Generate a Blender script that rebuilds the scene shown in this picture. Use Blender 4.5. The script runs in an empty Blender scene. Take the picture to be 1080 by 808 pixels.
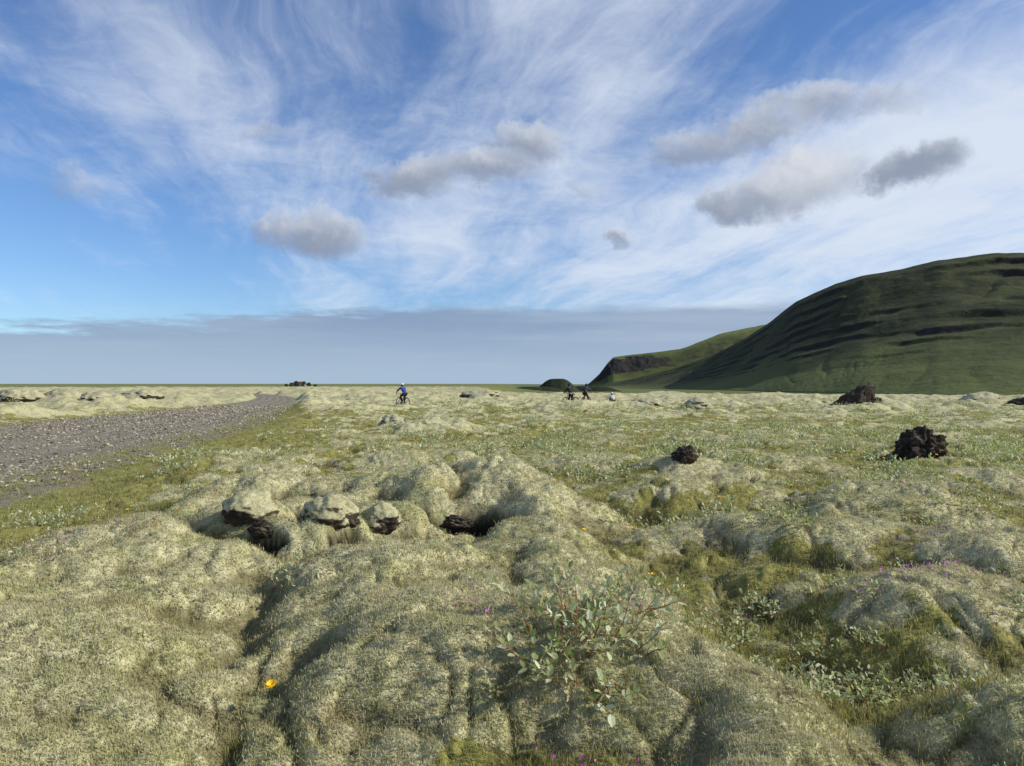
import bpy, math, random
import numpy as np
from mathutils import Vector, Matrix
rng=np.random.default_rng(7); random.seed(7)
scene=bpy.context.scene
COL=scene.collection
CAMH=1.6
# ---------------------------------------------------------------- noise
def _hash(ix,iy,seed):
    h=(ix.astype(np.int64)*374761393+iy.astype(np.int64)*668265263+seed*982451653)&0xffffffff
    h=((h^(h>>13))*1274126177)&0xffffffff
    h=((h^(h>>16))*2246822519)&0xffffffff
    h=h^(h>>15)
    return (h&0xffffff)/float(0x1000000)
def pn(x,y,seed=0):
    x0=np.floor(x);y0=np.floor(y);fx=x-x0;fy=y-y0
    u=fx*fx*fx*(fx*(fx*6-15)+10);v=fy*fy*fy*(fy*(fy*6-15)+10)
    def g(ix,iy,dx,dy):
        a=_hash(ix,iy,seed)*6.2831853
        return np.cos(a)*dx+np.sin(a)*dy
    a=g(x0,y0,fx,fy);b=g(x0+1,y0,fx-1,fy);c=g(x0,y0+1,fx,fy-1);d=g(x0+1,y0+1,fx-1,fy-1)
    return ((a+(b-a)*u)*(1-v)+(c+(d-c)*u)*v)*1.5
def fbm(x,y,oct=4,seed=0):
    s=0;a=.5;f=1
    for i in range(oct):
        s=s+a*pn(x*f+13.7*i,y*f-7.1*i,seed+i);a*=.5;f*=2.03
    return s
def worley(x,y,seed=0):
    x0=np.floor(x);y0=np.floor(y);best=np.full(np.shape(x),9.0)
    for i in (-1,0,1):
        for j in (-1,0,1):
            cx=x0+i;cy=y0+j
            dx=cx+_hash(cx,cy,seed)-x;dy=cy+_hash(cx,cy,seed+77)-y
            best=np.minimum(best,dx*dx+dy*dy)
    return best
def sst(a,b,x):
    t=np.clip((x-a)/(b-a),0,1);return t*t*(3-2*t)
# ---------------------------------------------------------------- polylines
def catmull(P,n):
    P=np.asarray(P,float);out=[]
    for i in range(len(P)-1):
        p0=P[max(i-1,0)];p1=P[i];p2=P[i+1];p3=P[min(i+2,len(P)-1)]
        for k in range(n):
            t=k/n
            out.append(.5*((2*p1)+(-p0+p2)*t+(2*p0-5*p1+4*p2-p3)*t*t+(-p0+3*p1-3*p2+p3)*t**3))
    out.append(P[-1]);return np.array(out)
def pdist(x,y,L):
    d=np.full(np.shape(x),1e9)
    for i in range(len(L)-1):
        a=L[i];b=L[i+1];ab=b-a;q=ab@ab
        t=np.clip(((x-a[0])*ab[0]+(y-a[1])*ab[1])/q,0,1)
        d=np.minimum(d,(x-a[0]-t*ab[0])**2+(y-a[1]-t*ab[1])**2)
    return np.sqrt(d)
RC=np.array([(-9.5,-6),(-10.2,0),(-11.8,10),(-12.9,15),(-14.4,26),(-16.2,38),(-18.2,50),(-21.0,64),(-25,78),(-31,95),(-42,115)],float)
RCF=catmull(RC,4)
RHW=4.6
def taper(y): return 1+1.5*sst(24,85,y)
def road_dist(x,y): return pdist(x,y,RCF)*taper(y)
# ---------------------------------------------------------------- terrain
MOUNDS=[
 (-3.1,6.6,1.1,.6,.1,.28),(-4.8,5.4,.8,.5,0,.16),
 (-2.75,4.2,1.1,.85,.1,.34),(-1.95,3.2,.7,.6,0,.25),(-4.1,4.4,.8,.7,0,.22),(-3.4,3.3,.7,.5,0,.2),
 (-0.55,8.9,1.15,.9,0,.62),(.3,8.4,.7,.75,.3,.34),
 (-2.45,9.0,.9,.5,0,.30),(-3.4,8.8,.55,.45,0,.30),
 (-0.85,5.3,.75,.75,-.2,.34),(-.5,4.4,.75,.8,.1,.33),(-.65,3.4,.55,.6,0,.25),(.2,3.5,.6,.65,0,.24),
 (2.8,4.9,.95,.65,.2,.29),(2.2,3.1,.7,.5,.1,.23),(2.5,6.9,1.0,.6,-.2,.28),(4.3,6.0,1.0,.6,.1,.30),(4.4,4.2,.9,.65,0,.26),(1.75,5.6,.5,.4,0,.15),(3.6,3.7,.5,.4,0,.18),
 (2.3,10.2,1.2,.7,0,.28),(2.75,12.0,1.0,.55,0,.30),(4.7,9.0,1.0,.6,0,.27),(6.6,10.4,1.1,.7,0,.28),(-2.7,23,1.4,1,0,.3),(-1.4,13.6,1.1,.8,0,.28),(1.6,13.4,1.1,.8,0,.18),
 (4.1,14,1.4,.9,0,.26),(-4.8,12.5,1.1,.7,0,.15),
]
RIDGE=catmull([(.18,7.0),(.28,6.3),(.42,5.4),(.64,4.3),(.86,3.4),(1.02,2.2)],4)
VAL=[([(-2.0,5.9),(-1.75,5.2),(-1.35,4.0),(-1.1,3.3),(-.95,2.6)],.16,.09),
 ([(-4.6,5.2),(-2.9,5.5),(-2.0,5.9),(-1.3,6.2),(-.7,6.6)],.30,.17),
 ([(1.55,2.2),(1.55,3.4),(1.5,4.6),(1.2,5.8),(1.1,7.5),(1.5,9.2)],.40,.12),
 ([(-5.0,7.7),(-3.3,7.3),(-2.2,6.6),(-1.4,6.8),(-.6,7.2),(.1,7.3)],.26,.17),
 ([(1.4,9.0),(3.5,7.9),(6,7.5),(8,8)],.4,.12),([(1.5,4.1),(2.6,4.05),(3.6,3.7)],.25,.07),([(2.0,6.2),(3.4,5.8),(3.6,5.0)],.22,.09),([(-3.6,3.9),(-2.9,3.6),(-1.9,3.7)],.13,.08),([(-.15,4.1),(.1,4.9),(.0,5.8)],.13,.08),([(-1.3,4.7),(-.6,4.85),(.0,5.2)],.11,.08),([(-2.6,5.1),(-2.3,4.4),(-2.5,3.6)],.10,.06)]
VAL=[(catmull(p,3),w,d) for p,w,d in VAL]
LUMPS=[(-2.08,6.95,.29,.19),(-1.70,7.15,.36,.27),(-1.28,7.5,.33,.25),(-2.55,7.3,.36,.25),(-3.0,7.7,.42,.24),(-1.85,8.0,.42,.26),(-2.4,8.1,.36,.22),(-1.2,8.15,.34,.24),(-3.4,8.2,.3,.18)]
PITS=[(-.50,7.66,.40,.17,.36),(-2.32,6.72,.26,.10,.22),(-1.50,6.88,.20,.08,.16),(-1.98,7.42,.13,.10,.18),(3.1,11.3,.3,.12,.14),(-2.75,7.9,.15,.10,.16),(-2.85,7.0,.16,.07,.12)]
_r=np.random.default_rng(5)
for k in range(12):
    yy=8+15*_r.random();xx=(_r.random()-.3)*1.1*yy
    if pdist(np.array([xx]),np.array([yy]),RCF)[0]<7: continue
    PITS.append((xx,yy,.16+.22*_r.random(),.05+.04*_r.random(),.07+.07*_r.random()))
FLAT=[(-7.4,49.5,2.5),(4.3,53,4.5),(8.3,61,3)]
def warpxy(x,y):
    return (x+.28*pn(x*.9,y*.9,51)+.13*pn(x*2.3,y*2.3,55)+.035*pn(x*5,y*5,53),y+.28*pn(x*.9,y*.9,52)+.13*pn(x*2.3,y*2.3,56)+.035*pn(x*5,y*5,54))
def Hraw(x,y):
    r=np.hypot(x,y)
    rd=road_dist(x,y)
    rm=sst(RHW+2.6,RHW+.2,rd)
    wx,wy=warpxy(x,y)
    z=np.zeros(np.shape(x))
    nb=r<32
    zx=np.zeros(nb.sum());ax=wx[nb];ay=wy[nb]
    for (cx,cy,rx,ry,a,h) in MOUNDS:
        dx=ax-cx;dy=ay-cy;c=math.cos(a);s=math.sin(a)
        q=((dx*c+dy*s)/rx)**2+((-dx*s+dy*c)/ry)**2
        zx+=h*np.exp(-np.minimum(q,6)**1.3*.85)
    zx+=.28*np.exp(-(np.minimum(pdist(ax,ay,RIDGE),9)/.46)**1.9)
    zx=np.where(zx>.40,.40+(zx-.40)*.6,zx)
    for L,w,dp in VAL:
        zx-=dp*np.exp(-(np.minimum(pdist(ax,ay,L),9)/w)**2)
    z[nb]=zx
    w1=worley(x*.62+.3*pn(x,y,5),y*.62,11); w2=worley(x*1.45+.4*pn(x*2,y*2,6),y*1.45+.3*pn(x*2,y*2,36),12)
    w3=worley(x*3.2+.5*pn(x*4,y*4,7),y*3.2+.5*pn(x*4,y*4,8),13)
    c1=np.clip(1-w1*1.5,-.2,1);c2=np.clip(1-w2*1.5,-.2,1);c3=np.clip(1-w3*1.4,-.2,1)
    amp=.35+.65*sst(-.25,.3,pn(x*.13,y*.13,9))
    amp3=.3+.7*sst(-.2,.35,pn(x*.7,y*.7,19))
    z+=(.03+.07*sst(6,20,r))*c1*amp
    z+=(.080+.030*sst(7,16,r))*c2*(.45+.55*amp)*sst(90,30,r)+.040*c3*amp3*sst(60,15,r)
    z+=.15*fbm(x*.35,y*.35,3,21)+.09*fbm(x*1.3,y*1.3,3,31)
    z-=.072*np.clip(1-np.abs(pn(x*1.15+.4*pn(x*2.5,y*2.5,24),y*1.15,23))*2.9,0,1)**2*sst(60,20,r)*amp3
    nn=r<26
    xn=x[nn];yn=y[nn];rn=r[nn]
    z[nn]-=.032*np.clip(1-np.abs(pn(xn*3.1+.4*pn(xn*5,yn*5,26),yn*3.1,25))*3.1,0,1)**2
    w4=worley(xn*9+.8*pn(xn*7,yn*7,17),yn*9+.8*pn(xn*7,yn*7,18),14)
    z[nn]+=.014*np.clip(1-w4*1.3,-.2,1)*sst(26,12,rn)+.011*fbm(xn*14,yn*14,3,44)*sst(14,7,rn)+.012*np.abs(pn(xn*6,yn*6,41))*sst(26,12,rn)
    far=sst(22,50,r)*sst(600,200,r)
    b=np.clip(fbm(x*.11,y*.14,4,61)*1.9-.05,0,1)
    side=.62+.5*sst(5,-25,x)
    z+=far*b*.75*side
    z+=far*.32*np.clip(fbm(x*.5,y*.5,4,66)*2,0,1)*sst(150,60,r)
    for (cx,cy,rr_) in FLAT:
        f=np.exp(-(((x-cx)**2+(y-cy)**2)/rr_**2)**2)
        z=z*(1-f)+f*.0
    zx=z[nb]
    best=np.zeros_like(zx)
    for (cx,cy,rr_,h) in LUMPS:
        q=((ax-cx)**2+(ay-cy)**2)/rr_**2
        best=np.maximum(best,h*np.clip(1-q/1.5,0,1)**.6)
    zx+=best
    for (cx,cy,rx,ry,dp) in PITS:
        q=((ax-cx)/rx)**2+((ay-cy)/ry)**2
        zx-=dp*sst(1.4,.5,q)
    z[nb]=zx
    z=z*(1-rm)+rm*(.0+.03*fbm(x*.5,y*.5,3,71))
    az=np.arctan2(x,np.maximum(y,1e-3))
    z-=6.0*sst(100,230,r)*sst(-.05,.08,az)+0.4*sst(180,700,r)
    return z
def Hs(x,y):
    return float(Hraw(np.array([float(x)]),np.array([float(y)]))[0])
def pit_shade_mask(x,y):  # pit outlines that take the painted shade
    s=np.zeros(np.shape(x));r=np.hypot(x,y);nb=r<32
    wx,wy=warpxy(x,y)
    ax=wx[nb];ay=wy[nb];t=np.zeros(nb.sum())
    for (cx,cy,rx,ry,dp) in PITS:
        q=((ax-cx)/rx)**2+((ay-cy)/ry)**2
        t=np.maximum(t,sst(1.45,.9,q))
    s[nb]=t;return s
def moss_mask(x,y,z):
    r=np.hypot(x,y)
    n=fbm(x*.45,y*.45,4,81)
    n2=fbm(x*2.2,y*2.2,4,85)
    rd=road_dist(x,y)
    m=z*2.3-.02+n*1.1+n2*1.1
    m-=.24*sst(9,16,r)*sst(90,40,r)*sst(-30,-6,x)
    m-=.16*sst(.9,2.0,x)*sst(16,10,r)
    m+=.34*sst(1.2,.4,x)*sst(10,6,r)
    m+=.35*np.exp(-(np.minimum(pdist(x,y,RIDGE),9)/.5)**2)
    m-=.8*sst(RHW+3.6,RHW,rd)*(x>-14)
    m-=.6*np.exp(-(((x+5.6)/1.7)**2+((y-8.9)/1.5)**2))
    m-=1.1*np.exp(-(((x-.1)/.5)**2+((y-2.7)/.38)**2))
    m+=.9*np.exp(-(((x+1.3)/.6)**2+((y-2.6)/.5)**2))
    m-=.5*np.exp(-(((x+2)/.5)**2+((y-5.8)/.4)**2))
    m-=.5*np.exp(-(((x+4.2)/.8)**2+((y-5.3)/.3)**2))
    m+=.35*sst(35,80,r)
    return sst(.0,.5,m+.12)
# ---------------------------------------------------------------- helpers
def mk_mesh(name,V,F,attrs=None,smooth=True,mats=None,matidx=None):
    me=bpy.data.meshes.new(name)
    V=np.asarray(V,np.float32);F=np.asarray(F,np.int32)
    n=F.shape[1]
    me.vertices.add(len(V));me.vertices.foreach_set('co',V.ravel())
    me.loops.add(F.size);me.loops.foreach_set('vertex_index',F.ravel())
    me.polygons.add(len(F));me.polygons.foreach_set('loop_start',np.arange(0,F.size,n,dtype=np.int32))
    if matidx is not None: me.polygons.foreach_set('material_index',np.asarray(matidx,np.int32))
    me.update(calc_edges=True)
    me.polygons.foreach_set('use_smooth',np.full(len(F),smooth))
    for k,a in (attrs or {}).items():
        at=me.attributes.new(k,'FLOAT','POINT');at.data.foreach_set('value',np.asarray(a,np.float32))
    for m in (mats or []): me.materials.append(m)
    return me
def mk_obj(name,me,parent=None,loc=None,**props):
    o=bpy.data.objects.new(name,me);COL.objects.link(o)
    if parent: o.parent=parent
    if loc is not None:o.location=loc
    for k,v in props.items():o[k]=v
    return o
class NT:
    def __init__(s,tree): s.t=tree;s.n=tree.nodes;s.l=tree.links
    def node(s,ty,**kw):
        n=s.n.new(ty)
        for k,v in kw.items(): setattr(n,k,v)
        return n
    def put(s,sock,v):
        if hasattr(v,'is_output') : s.l.new(v,sock)
        elif isinstance(v,(tuple,list)):
            v=tuple(v)
            if len(sock.default_value)==4 and len(v)==3:v=v+(1,)
            sock.default_value=v
        else: sock.default_value=v
    def m(s,op,a,b=None,c=None,clamp=False):
        n=s.node('ShaderNodeMath',operation=op,use_clamp=clamp)
        s.put(n.inputs[0],a)
        if b is not None:s.put(n.inputs[1],b)
        if c is not None:s.put(n.inputs[2],c)
        return n.outputs[0]
    def mix(s,f,a,b,bt='MIX'):
        n=s.node('ShaderNodeMix',data_type='RGBA',blend_type=bt)
        s.put(n.inputs[0],f)
        s.put(n.inputs[6],a);s.put(n.inputs[7],b)
        return n.outputs[2]
    def ss(s,x,a,b,lo=0.,hi=1.):
        n=s.node('ShaderNodeMapRange',interpolation_type='SMOOTHSTEP')
        s.put(n.inputs[0],x);s.put(n.inputs[1],a);s.put(n.inputs[2],b);s.put(n.inputs[3],lo);s.put(n.inputs[4],hi)
        return n.outputs[0]
    def comb(s,x,y,z=0.):
        n=s.node('ShaderNodeCombineXYZ');s.put(n.inputs[0],x);s.put(n.inputs[1],y);s.put(n.inputs[2],z);return n.outputs[0]
    def noise(s,vec,scale,detail=3.,rough=.5,dist=0.,out=0):
        n=s.node('ShaderNodeTexNoise')
        if vec is not None:s.l.new(vec,n.inputs['Vector'])
        n.inputs['Scale'].default_value=scale;n.inputs['Detail'].default_value=detail
        n.inputs['Roughness'].default_value=rough;n.inputs['Distortion'].default_value=dist
        return n.outputs[out]
    def attr(s,name):
        n=s.node('ShaderNodeAttribute');n.attribute_name=name;return n.outputs['Fac']
    def bump(s,h,strength,dist,normal=None):
        n=s.node('ShaderNodeBump');n.inputs['Strength'].default_value=strength;n.inputs['Distance'].default_value=dist
        s.l.new(h,n.inputs['Height'])
        if normal is not None:s.l.new(normal,n.inputs['Normal'])
        return n.outputs[0]
def new_mat(name):
    m=bpy.data.materials.new(name);m.use_nodes=True
    nt=NT(m.node_tree)
    bs=m.node_tree.nodes['Principled BSDF'];bs.inputs['Roughness'].default_value=.9
    bs.inputs['Specular IOR Level'].default_value=.15
    return m,nt,bs
def objco(nt): return nt.node('ShaderNodeTexCoord').outputs['Object']
def simple_mat(name,col,rough=.8,var=.25,scale=20,spec=.2,metal=0):
    m,nt,bs=new_mat(name)
    n=nt.noise(objco(nt),scale,4,.6)
    f=nt.ss(n,.3,.7)
    c=nt.mix(f,tuple(x*(1-var) for x in col),tuple(min(1,x*(1+var)) for x in col))
    nt.l.new(c,bs.inputs['Base Color']);bs.inputs['Roughness'].default_value=rough
    bs.inputs['Specular IOR Level'].default_value=spec;bs.inputs['Metallic'].default_value=metal
    return m
# ---------------------------------------------------------------- ground material
MOSS_D=(.25,.228,.11);MOSS_L=(.60,.565,.35)
GRN_D=(.11,.112,.026);GRN_L=(.33,.305,.095)
def tone(nt,co):
    a=nt.noise(co,.9,5,.65);b=nt.noise(co,3.2,4,.6)
    return nt.ss(nt.m('ADD',nt.m('MULTIPLY',a,.5),nt.m('MULTIPLY',b,.5)),.46,.63)
def tone2(nt,co):
    mp=nt.node('ShaderNodeVectorMath',operation='ADD');nt.l.new(co,mp.inputs[0]);mp.inputs[1].default_value=(37.,11.,5.)
    return nt.ss(nt.noise(mp.outputs[0],2.1,5,.65),.54,.68)
def ground_mat():
    m,nt,bs=new_mat('moss_ground')
    co=nt.node('ShaderNodeNewGeometry').outputs['Position']
    moss=nt.attr('moss');far=nt.attr('far');road=nt.attr('road');pit_shade=nt.attr('pit_shade');cav=nt.attr('cav')
    n1=tone(nt,co);n1b=tone2(nt,co);n2=nt.noise(co,14,4,.65);n3=nt.noise(co,70,3,.7);n4=nt.noise(co,.25,4,.6)
    mm=nt.ss(nt.m('ADD',nt.m('MULTIPLY',n2,.5),nt.m('MULTIPLY',n3,.5)),.34,.64)
    mc=nt.mix(mm,MOSS_D,MOSS_L)
    mc=nt.mix(nt.m('MULTIPLY',n1,.55),mc,nt.mix(mm,(.18,.18,.055),(.37,.37,.135)))
    mc=nt.mix(nt.m('MULTIPLY',n1b,.55),mc,nt.mix(mm,(.15,.11,.048),(.36,.285,.15)))
    gc=nt.mix(mm,GRN_D,GRN_L)
    gc=nt.mix(nt.m('MULTIPLY',n1b,.7),gc,(.31,.25,.12))
    f=nt.ss(nt.m('ADD',moss,nt.m('MULTIPLY',nt.m('SUBTRACT',n2,.5),.9)),.3,.7)
    c=nt.mix(f,gc,mc)
    c=nt.mix(nt.m('MULTIPLY',cav,.75),c,nt.mix(mm,(.055,.047,.022),(.17,.145,.065)))  # creases and gaps darkened in the colour, as painted shade
    c=nt.mix(nt.m('MULTIPLY',far,nt.ss(n4,.35,.6,.5,1.)),c,(.075,.11,.03))
    c=nt.mix(pit_shade,c,nt.mix(mm,(.010,.008,.006),(.035,.028,.018)))  # pits painted near-black for the shade inside the hollows
    rf=nt.ss(nt.m('ADD',road,nt.m('MULTIPLY',nt.m('SUBTRACT',n2,.5),1.2)),.35,.65)
    c=nt.mix(rf,c,nt.mix(mm,(.12,.103,.075),(.28,.25,.19)))
    nt.l.new(c,bs.inputs['Base Color'])
    b1=nt.bump(n3,.9,.012);b2=nt.bump(n2,.75,.028,b1)
    nt.l.new(b2,bs.inputs['Normal'])
    return m
MG=ground_mat()
# ---------------------------------------------------------------- ground sheet
th_d=np.radians(np.linspace(-43,43,860))
th=np.concatenate([np.radians(np.linspace(-180,-45,60)),th_d,np.radians(np.linspace(45,178,60))])
rr=np.exp(np.linspace(math.log(1.6),math.log(260),1050))
rr=np.concatenate([[.01,.5,1.1],rr,np.exp(np.linspace(math.log(270),math.log(9000),60))])
T,R=np.meshgrid(th,rr)
X=(np.sin(T)*R).ravel();Y=(np.cos(T)*R).ravel()
Z=Hraw(X,Y)
nT=len(th);nR=len(rr)
Zg=Z.reshape(nR,nT)
def blur(A,k0,k1):
    def b1(A,k,ax):
        c=np.cumsum(np.concatenate([np.zeros_like(np.take(A,[0],ax)),np.pad(A,[(k,k) if i==ax else (0,0) for i in range(2)],'edge')],ax),ax)
        n=A.shape[ax];w=2*k+1
        return (np.take(c,np.arange(w,w+n),ax)-np.take(c,np.arange(0,n),ax))/w
    return b1(b1(A,k0,0),k1,1)
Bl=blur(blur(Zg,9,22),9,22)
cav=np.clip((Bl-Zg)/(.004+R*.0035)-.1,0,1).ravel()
i=np.arange(nR-1)[:,None]*nT;j=np.arange(nT)[None,:];j2=(j+1)%nT
F=np.stack([i+j,i+j2,i+nT+j2,i+nT+j],-1).reshape(-1,4)
F=F[:,::-1]
mo=moss_mask(X,Y,Z)
Rf=np.hypot(X,Y)
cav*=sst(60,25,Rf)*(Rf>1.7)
farm=sst(105,190,Rf+12*fbm(X*.03,Y*.03,3,91))*sst(-30,20,X+0*Y)
farm=np.maximum(farm,sst(250,500,Rf)*.6)
rdm=sst(RHW+.9,RHW-.1,road_dist(X,Y)+1.1*fbm(X*.8,Y*.8,3,95))
pit_shade=pit_shade_mask(X,Y)
me=mk_mesh('ground',np.stack([X,Y,Z],1),F,dict(moss=mo,far=farm,road=rdm,pit_shade=pit_shade,cav=cav),True,[MG])
mk_obj('ground',me,kind='structure')
cavg=cav.reshape(nR,nT)
def cav_at(x,y):
    r=np.hypot(x,y);a=np.arctan2(x,y)
    ir=np.clip(np.searchsorted(rr,r),0,nR-1);it=np.clip(np.searchsorted(th,a),0,nT-1)
    return cavg[ir,it]
# ---------------------------------------------------------------- road
def road_mat():
    m,nt,bs=new_mat('gravel_road')
    co=nt.node('ShaderNodeNewGeometry').outputs['Position']
    v=nt.node('ShaderNodeTexVoronoi');v.inputs['Scale'].default_value=22;nt.l.new(co,v.inputs['Vector'])
    n=nt.noise(co,5,5,.7);n2=nt.noise(co,.5,4,.6)
    sep=nt.node('ShaderNodeSeparateColor');nt.l.new(v.outputs['Color'],sep.inputs[0])
    c=nt.mix(sep.outputs[0],(.125,.107,.076),(.33,.295,.225))
    c=nt.mix(nt.ss(n,.35,.65),c,(.20,.173,.128))
    c=nt.mix(nt.m('MULTIPLY',nt.ss(n2,.45,.65),.5),c,(.28,.247,.185))
    c=nt.mix(nt.m('MULTIPLY',nt.attr('track'),.7),c,(.37,.325,.25))
    c=nt.mix(nt.ss(nt.m('ADD',nt.attr('side'),nt.m('MULTIPLY',nt.m('SUBTRACT',n,.5),2.4)),.42,.75),c,(.22,.215,.08))
    nt.l.new(c,bs.inputs['Base Color'])
    h=nt.m('ADD',nt.m('MULTIPLY',v.outputs['Distance'],-1.),n)
    nt.l.new(nt.bump(h,1.,.03),bs.inputs['Normal'])
    return m
MR=road_mat()
cl=catmull(RC,40)
tan=np.gradient(cl,axis=0);tan/=np.linalg.norm(tan,axis=1)[:,None]
nor=np.stack([tan[:,1],-tan[:,0]],1)
lat=np.linspace(-1,1,110)
s_=np.arange(len(cl))
tp_=taper(cl[:,1])
wl=(RHW+.5*pn(s_*.11,s_*0+3.3,5)+.5*pn(s_*.4,s_*0+1.3,6))/tp_;wr=(RHW+.4*pn(s_*.11,s_*0+9.3,5)+.45*pn(s_*.4,s_*0+5.3,6))/tp_
W=np.where(lat[None,:]>0,wr[:,None],wl[:,None])
RX=(cl[:,0:1]+nor[:,0:1]*lat*W);RY=(cl[:,1:2]+nor[:,1:2]*lat*W)
latf=np.broadcast_to(lat,RX.shape)
tk=np.zeros(RX.shape)
for c_ in (-.55,-.2,.22,.58): tk=np.maximum(tk,np.exp(-((latf-c_+.05*pn(s_[:,None]*.05,latf*0+c_*9,3))/.07)**2))
tk=tk.ravel()
RZ=Hraw(RX.ravel(),RY.ravel())+.045*fbm(RX.ravel()*2.2,RY.ravel()*2.2,4,15)-.04*tk
edge=(1-sst(.82,1.,np.abs(latf))).ravel()
RZ=RZ+.04*edge-.02
sd=sst(.70,1.,np.abs(latf)).ravel()
n1=len(cl);n2=len(lat)
i=np.arange(n1-1)[:,None]*n2;j=np.arange(n2-1)[None,:]
F=np.stack([i+j,i+j+1,i+n2+j+1,i+n2+j],-1).reshape(-1,4)[:,::-1]
mk_obj('road',mk_mesh('road',np.stack([RX.ravel(),RY.ravel(),RZ],1),F,dict(track=tk,side=sd),True,[MR]),kind='structure')
def gravel(N):
    k=rng.random(N)*(len(cl)*.62)
    k=k.astype(int);off=(rng.random(N)*2-1)*(RHW+.6)
    dn_=np.ones(N)
    for c_ in (-.55,-.2,.22,.58): dn_-=.9*np.exp(-((off/RHW-c_)/.07)**2)
    dn_*=sst(1.1,.7,np.abs(off)/RHW)*.7+.3
    off=off/tp_[k]
    jit=rng.normal(0,.2,(N,2))
    x=cl[k,0]+nor[k,0]*off+jit[:,0];y=cl[k,1]+nor[k,1]*off+jit[:,1]
    dn_*=np.clip(.75+1.2*fbm(x*.6,y*.6,3,151),.15,1)
    ok=(y>4)&(np.abs(np.arctan2(x,y))<.85)&(rng.random(N)<dn_);x=x[ok];y=y[ok];N=len(x)
    r=np.hypot(x,y)
    s=(.008+.034*rng.random(N)**5)*(.8+r/34)
    z=Hraw(x,y)+.02+.045*fbm(x*2.2,y*2.2,4,15)
    O=np.array([(1,0,0),(-1,0,0),(0,1,0),(0,-1,0),(0,0,1),(0,0,-1)],float)
    Fo=np.array([(0,2,4),(2,1,4),(1,3,4),(3,0,4),(2,0,5),(1,2,5),(3,1,5),(0,3,5)])
    V=O[None]*(.6+.8*rng.random((N,6,1)))*s[:,None,None]+rng.normal(0,.12,(N,6,3))*s[:,None,None]
    V[:,:,2]*=.7
    a=rng.random(N)*6.28;c=np.cos(a)[:,None];sn=np.sin(a)[:,None]
    V=np.stack([V[:,:,0]*c-V[:,:,1]*sn,V[:,:,0]*sn+V[:,:,1]*c,V[:,:,2]],-1)
    V+=np.stack([x,y,z],1)[:,None]
    Fx=(Fo[None]+np.arange(N)[:,None,None]*6).reshape(-1,3)
    rn=np.repeat(rng.random(N)**1.3,6)
    m,nt,bs=new_mat('gravel_stone')
    c=nt.mix(nt.attr('rnd'),(.11,.094,.067),(.44,.39,.30));nt.l.new(c,bs.inputs['Base Color'])
    mk_obj('gravel',mk_mesh('gravel',V.reshape(-1,3),Fx,dict(rnd=rn),False,[m]),kind='stuff')
gravel(80000)
# ---------------------------------------------------------------- moss fuzz
def blade_mat(name,root,tip_a,tip_b,alt,transl=.25,am=.55,alt2=None):
    m,nt,bs=new_mat(name)
    co=nt.node('ShaderNodeNewGeometry').outputs['Position']
    n=tone(nt,co)
    t=nt.mix(nt.attr('rnd'),tip_a,tip_b)
    t=nt.mix(nt.m('MULTIPLY',n,am),t,alt)
    if alt2: t=nt.mix(nt.m('MULTIPLY',tone2(nt,co),.55),t,alt2)
    c=nt.mix(nt.attr('tip'),root,t)
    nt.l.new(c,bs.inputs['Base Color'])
    tr=nt.node('ShaderNodeBsdfTranslucent');nt.l.new(c,tr.inputs[0])
    mx=nt.node('ShaderNodeMixShader');mx.inputs[0].default_value=transl
    nt.l.new(bs.outputs[0],mx.inputs[1]);nt.l.new(tr.outputs[0],mx.inputs[2])
    out=m.node_tree.nodes['Material Output'];nt.l.new(mx.outputs[0],out.inputs[0])
    return m
def polar(N,r0,r1,half=.78):
    r=np.exp(math.log(r0)+rng.random(N)*math.log(r1/r0));a=(rng.random(N)*2-1)*half
    return np.sin(a)*r,np.cos(a)*r
def blades(name,x,y,z,h,w,lean,mat,nb=3,spread=.5,two=False,rb=None):
    N=len(x);xs=np.repeat(x,nb);ys=np.repeat(y,nb);zs=np.repeat(z,nb);hs=np.repeat(h,nb)*(.6+.7*rng.random(N*nb));ws=np.repeat(w,nb)
    M=len(xs)
    xs=xs+rng.normal(0,1,M)*hs*spread;ys=ys+rng.normal(0,1,M)*hs*spread
    a=rng.random(M)*6.283;l=rng.random(M)*lean;la=rng.random(M)*6.283
    bx=np.cos(a)*ws;by=np.sin(a)*ws
    tx=np.cos(la)*np.sin(l)*hs;ty=np.sin(la)*np.sin(l)*hs;tz=np.cos(l)*hs
    zb=zs-hs*.15
    rn=rng.random(M) if rb is None else np.clip(np.repeat(rb,nb)+rng.normal(0,.15,M),0,1)
    if not two:
        V=np.empty((M,3,3));V[:,0]=np.stack([xs-bx,ys-by,zb],1);V[:,1]=np.stack([xs+bx,ys+by,zb],1);V[:,2]=np.stack([xs+tx,ys+ty,zs+tz],1)
        F=np.arange(M*3).reshape(-1,3);tip=np.tile([0.35,0.35,1.],M);rn=np.repeat(rn,3)
    else:
        mx=tx*.35;my=ty*.35;mz=tz*.55
        V=np.empty((M,5,3));V[:,0]=np.stack([xs-bx,ys-by,zb],1);V[:,1]=np.stack([xs+bx,ys+by,zb],1)
        V[:,2]=np.stack([xs-bx*.7+mx,ys-by*.7+my,zs+mz],1);V[:,3]=np.stack([xs+bx*.7+mx,ys+by*.7+my,zs+mz],1)
        V[:,4]=np.stack([xs+tx,ys+ty,zs+tz],1)
        f=np.array([(0,1,3),(0,3,2),(2,3,4)]);F=(f[None]+np.arange(M)[:,None,None]*5).reshape(-1,3)
        tip=np.tile([0,0,.6,.6,1.],M);rn=np.repeat(rn,5)
    me=mk_mesh(name,V.reshape(-1,3),F,dict(tip=tip,rnd=rn),False,[mat])
    return mk_obj(name,me,kind='stuff')
x,y=polar(480000,1.9,22)
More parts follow.
